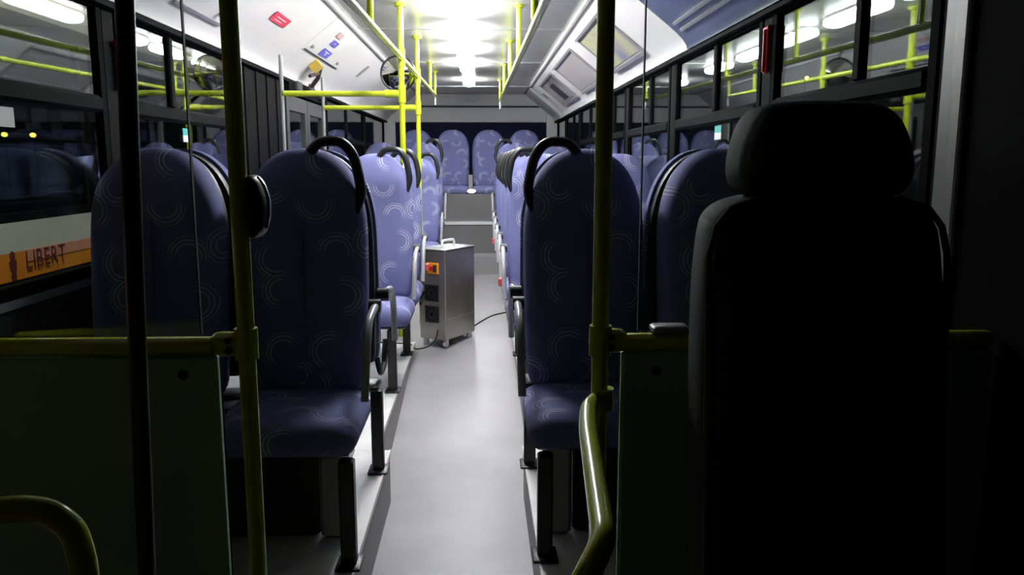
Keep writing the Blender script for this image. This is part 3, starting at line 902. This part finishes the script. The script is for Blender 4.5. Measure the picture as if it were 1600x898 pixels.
# window stickers
for sd, y, z, ww, hh, two, lab in ((1, 3.65, 1.628, .10, .062, True, 'teal and white sticker on the right side window, under the transom bar'),
                                   (-1, 3.715, 1.615, .09, .06, True, 'teal and white sticker on the left side window, beside the olive pole'),
                                   (-1, 2.32, 1.622, .09, .055, False, 'plain white sticker on the window at the left photo edge')):
    t = thing('window_sticker', lab, 'sticker', (sd * 1.1975, y, z))
    bx(-.0008, .0008, -ww / 2, ww / 2, -hh / 2, 0 if two else hh / 2).build('white_print', 'paper', t, smooth=False)
    if two: bx(-.0008, .0008, -ww / 2, ww / 2, 0, hh / 2).build('teal_print', 'teal', t, smooth=False)

# ------------------------------------------------------------------ outside: the other bus, lamps, ground
g = structure('ground')
bx(-40, 20, -10, 70, -.45, -.38).build('asphalt', 'asphalt', g, smooth=False)

t = thing('parked_bus', 'white and orange bus parked alongside, seen through the left window', 'bus', (-2.7, 6.0, -.38))
oz = .38
bx(-.04, 0, -5.5, 5.5, .955 + oz, 1.135 + oz).build('white_band', 'bus_white', t, smooth=False)
bx(-.04, 0, -5.5, 5.5, .785 + oz, .955 + oz).build('orange_band', 'bus_orange', t, smooth=False)
bx(-.002, .003, -.95, 5.5, .885 + oz, .955 + oz).build('pink_stripe', 'bus_pink', t, smooth=False)
bx(-.04, -.004, -5.5, 5.5, .755 + oz, .785 + oz).build('seam_strip', 'black', t, smooth=False)
bx(-.05, -.004, -5.5, 5.5, .70 + oz, .755 + oz).build('grey_skirt', 'bus_grey', t, smooth=False)
bx(-.06, -.02, -5.5, 5.5, .0 + oz - .1, .70 + oz).build('lower_skirt', 'rubber', t, smooth=False)
bx(-2.5, 0, -5.5, 5.5, 2.3 + oz, 2.62 + oz, b=.1).build('roof', 'bus_white', t)
bx(-2.5, -.05, -5.5, 5.5, .25 + oz, .30 + oz).build('floor_pan', 'rubber', t, smooth=False)
bx(-2.5, -2.46, -5.5, 5.5, -.0 + oz, 1.13 + oz).build('far_side', 'bus_white', t, smooth=False)
bx(-.04, 0, -5.5, 5.5, 1.135 + oz, 1.19 + oz).build('waist_seal', 'rubber', t, smooth=False)
for k in range(5):
    y = -5.5 + k * 11 / 4
    bx(-.06, -.002, y - .06, y + .06, 1.19 + oz, 2.3 + oz).build('window_post', 'rubber', t, smooth=False)
    bx(-2.5, -2.44, y - .06, y + .06, 1.13 + oz, 2.3 + oz).build('window_post', 'rubber', t, smooth=False)
    if k < 4:
        bx(-.03, -.024, y + .06, y + 11 / 4 - .06, 1.19 + oz, 2.3 + oz).build('pane', 'bus_pane', t, smooth=False)
for y in (-3.2, 3.0):
    w_ = MB().cyl((-.25, y, .48), (-.02, y, .48), .48, 24).build('wheel', 'rubber', t)
    MB().cyl((-.03, y, .48), (-.005, y, .48), .24, 20).build('hub', 'bus_grey', w_)
# lettering: LIBERT, each letter a flat piece
fy = 5.03
for ch in 'LIBERT':
    cu = bpy.data.curves.new('letter', 'FONT'); cu.body = ch; cu.size = .165; cu.extrude = .001
    tmp = bpy.data.objects.new('tmp', cu); COL.objects.link(tmp)
    bpy.context.view_layer.update()
    me = bpy.data.meshes.new_from_object(tmp)
    wd = tmp.dimensions.x
    bpy.data.objects.remove(tmp)
    me.materials.clear(); me.materials.append(M['bus_brown'])
    l = obj('letter', me, t)
    l.location = (.005, fy - 6.0, .838 + oz)
    l.rotation_euler = (PI / 2, 0, PI / 2)
    l.scale = (.92, 1, 1)
    fy += wd * .92 + .022
out = [(-.022, 0), (.022, 0), (.03, .02), (.016, .045), (.034, .075), (.038, .105), (.018, .12), (.030, .15), (.0, .172), (-.030, .15), (-.018, .12), (-.038, .105), (-.034, .075), (-.016, .045), (-.03, .02)]
MB().slab(out, [(0, 0), (0, .002)], lambda a, b, tt: (.003 + tt, 4.90 - 6 + a, b + .797 + oz), lambda a, b, tt: (a, b)).build('emblem', 'bus_brown', t, smooth=False)

for x, y, z, lab in ((16.2, 40.0, 5.55, 'sodium street lamp far away through the right side window, higher one'),
                     (16.85, 30.0, 4.07, 'sodium street lamp far away through the right side window, lower one'),
                     (-34.0, 60.0, 3.40, 'yellow street lamp far away at the left edge of the left window'),
                     (-32.0, 60.0, 3.36, 'yellow street lamp far away, beside the left edge one')):
    t = thing('street_lamp', lab, 'lamp', (x, y, -.38), 0, 'street lamps outside')
    MB().cyl((0, 0, 0), (0, 0, z + .5), .07, 8).build('post', 'rubber', t)
    k = .22 if y > 50 else .10
    MB().ellipsoid((0, -.15, z + .38), k, k, k * .8, 10, 6).build('lamp_head', 'sodium', t)
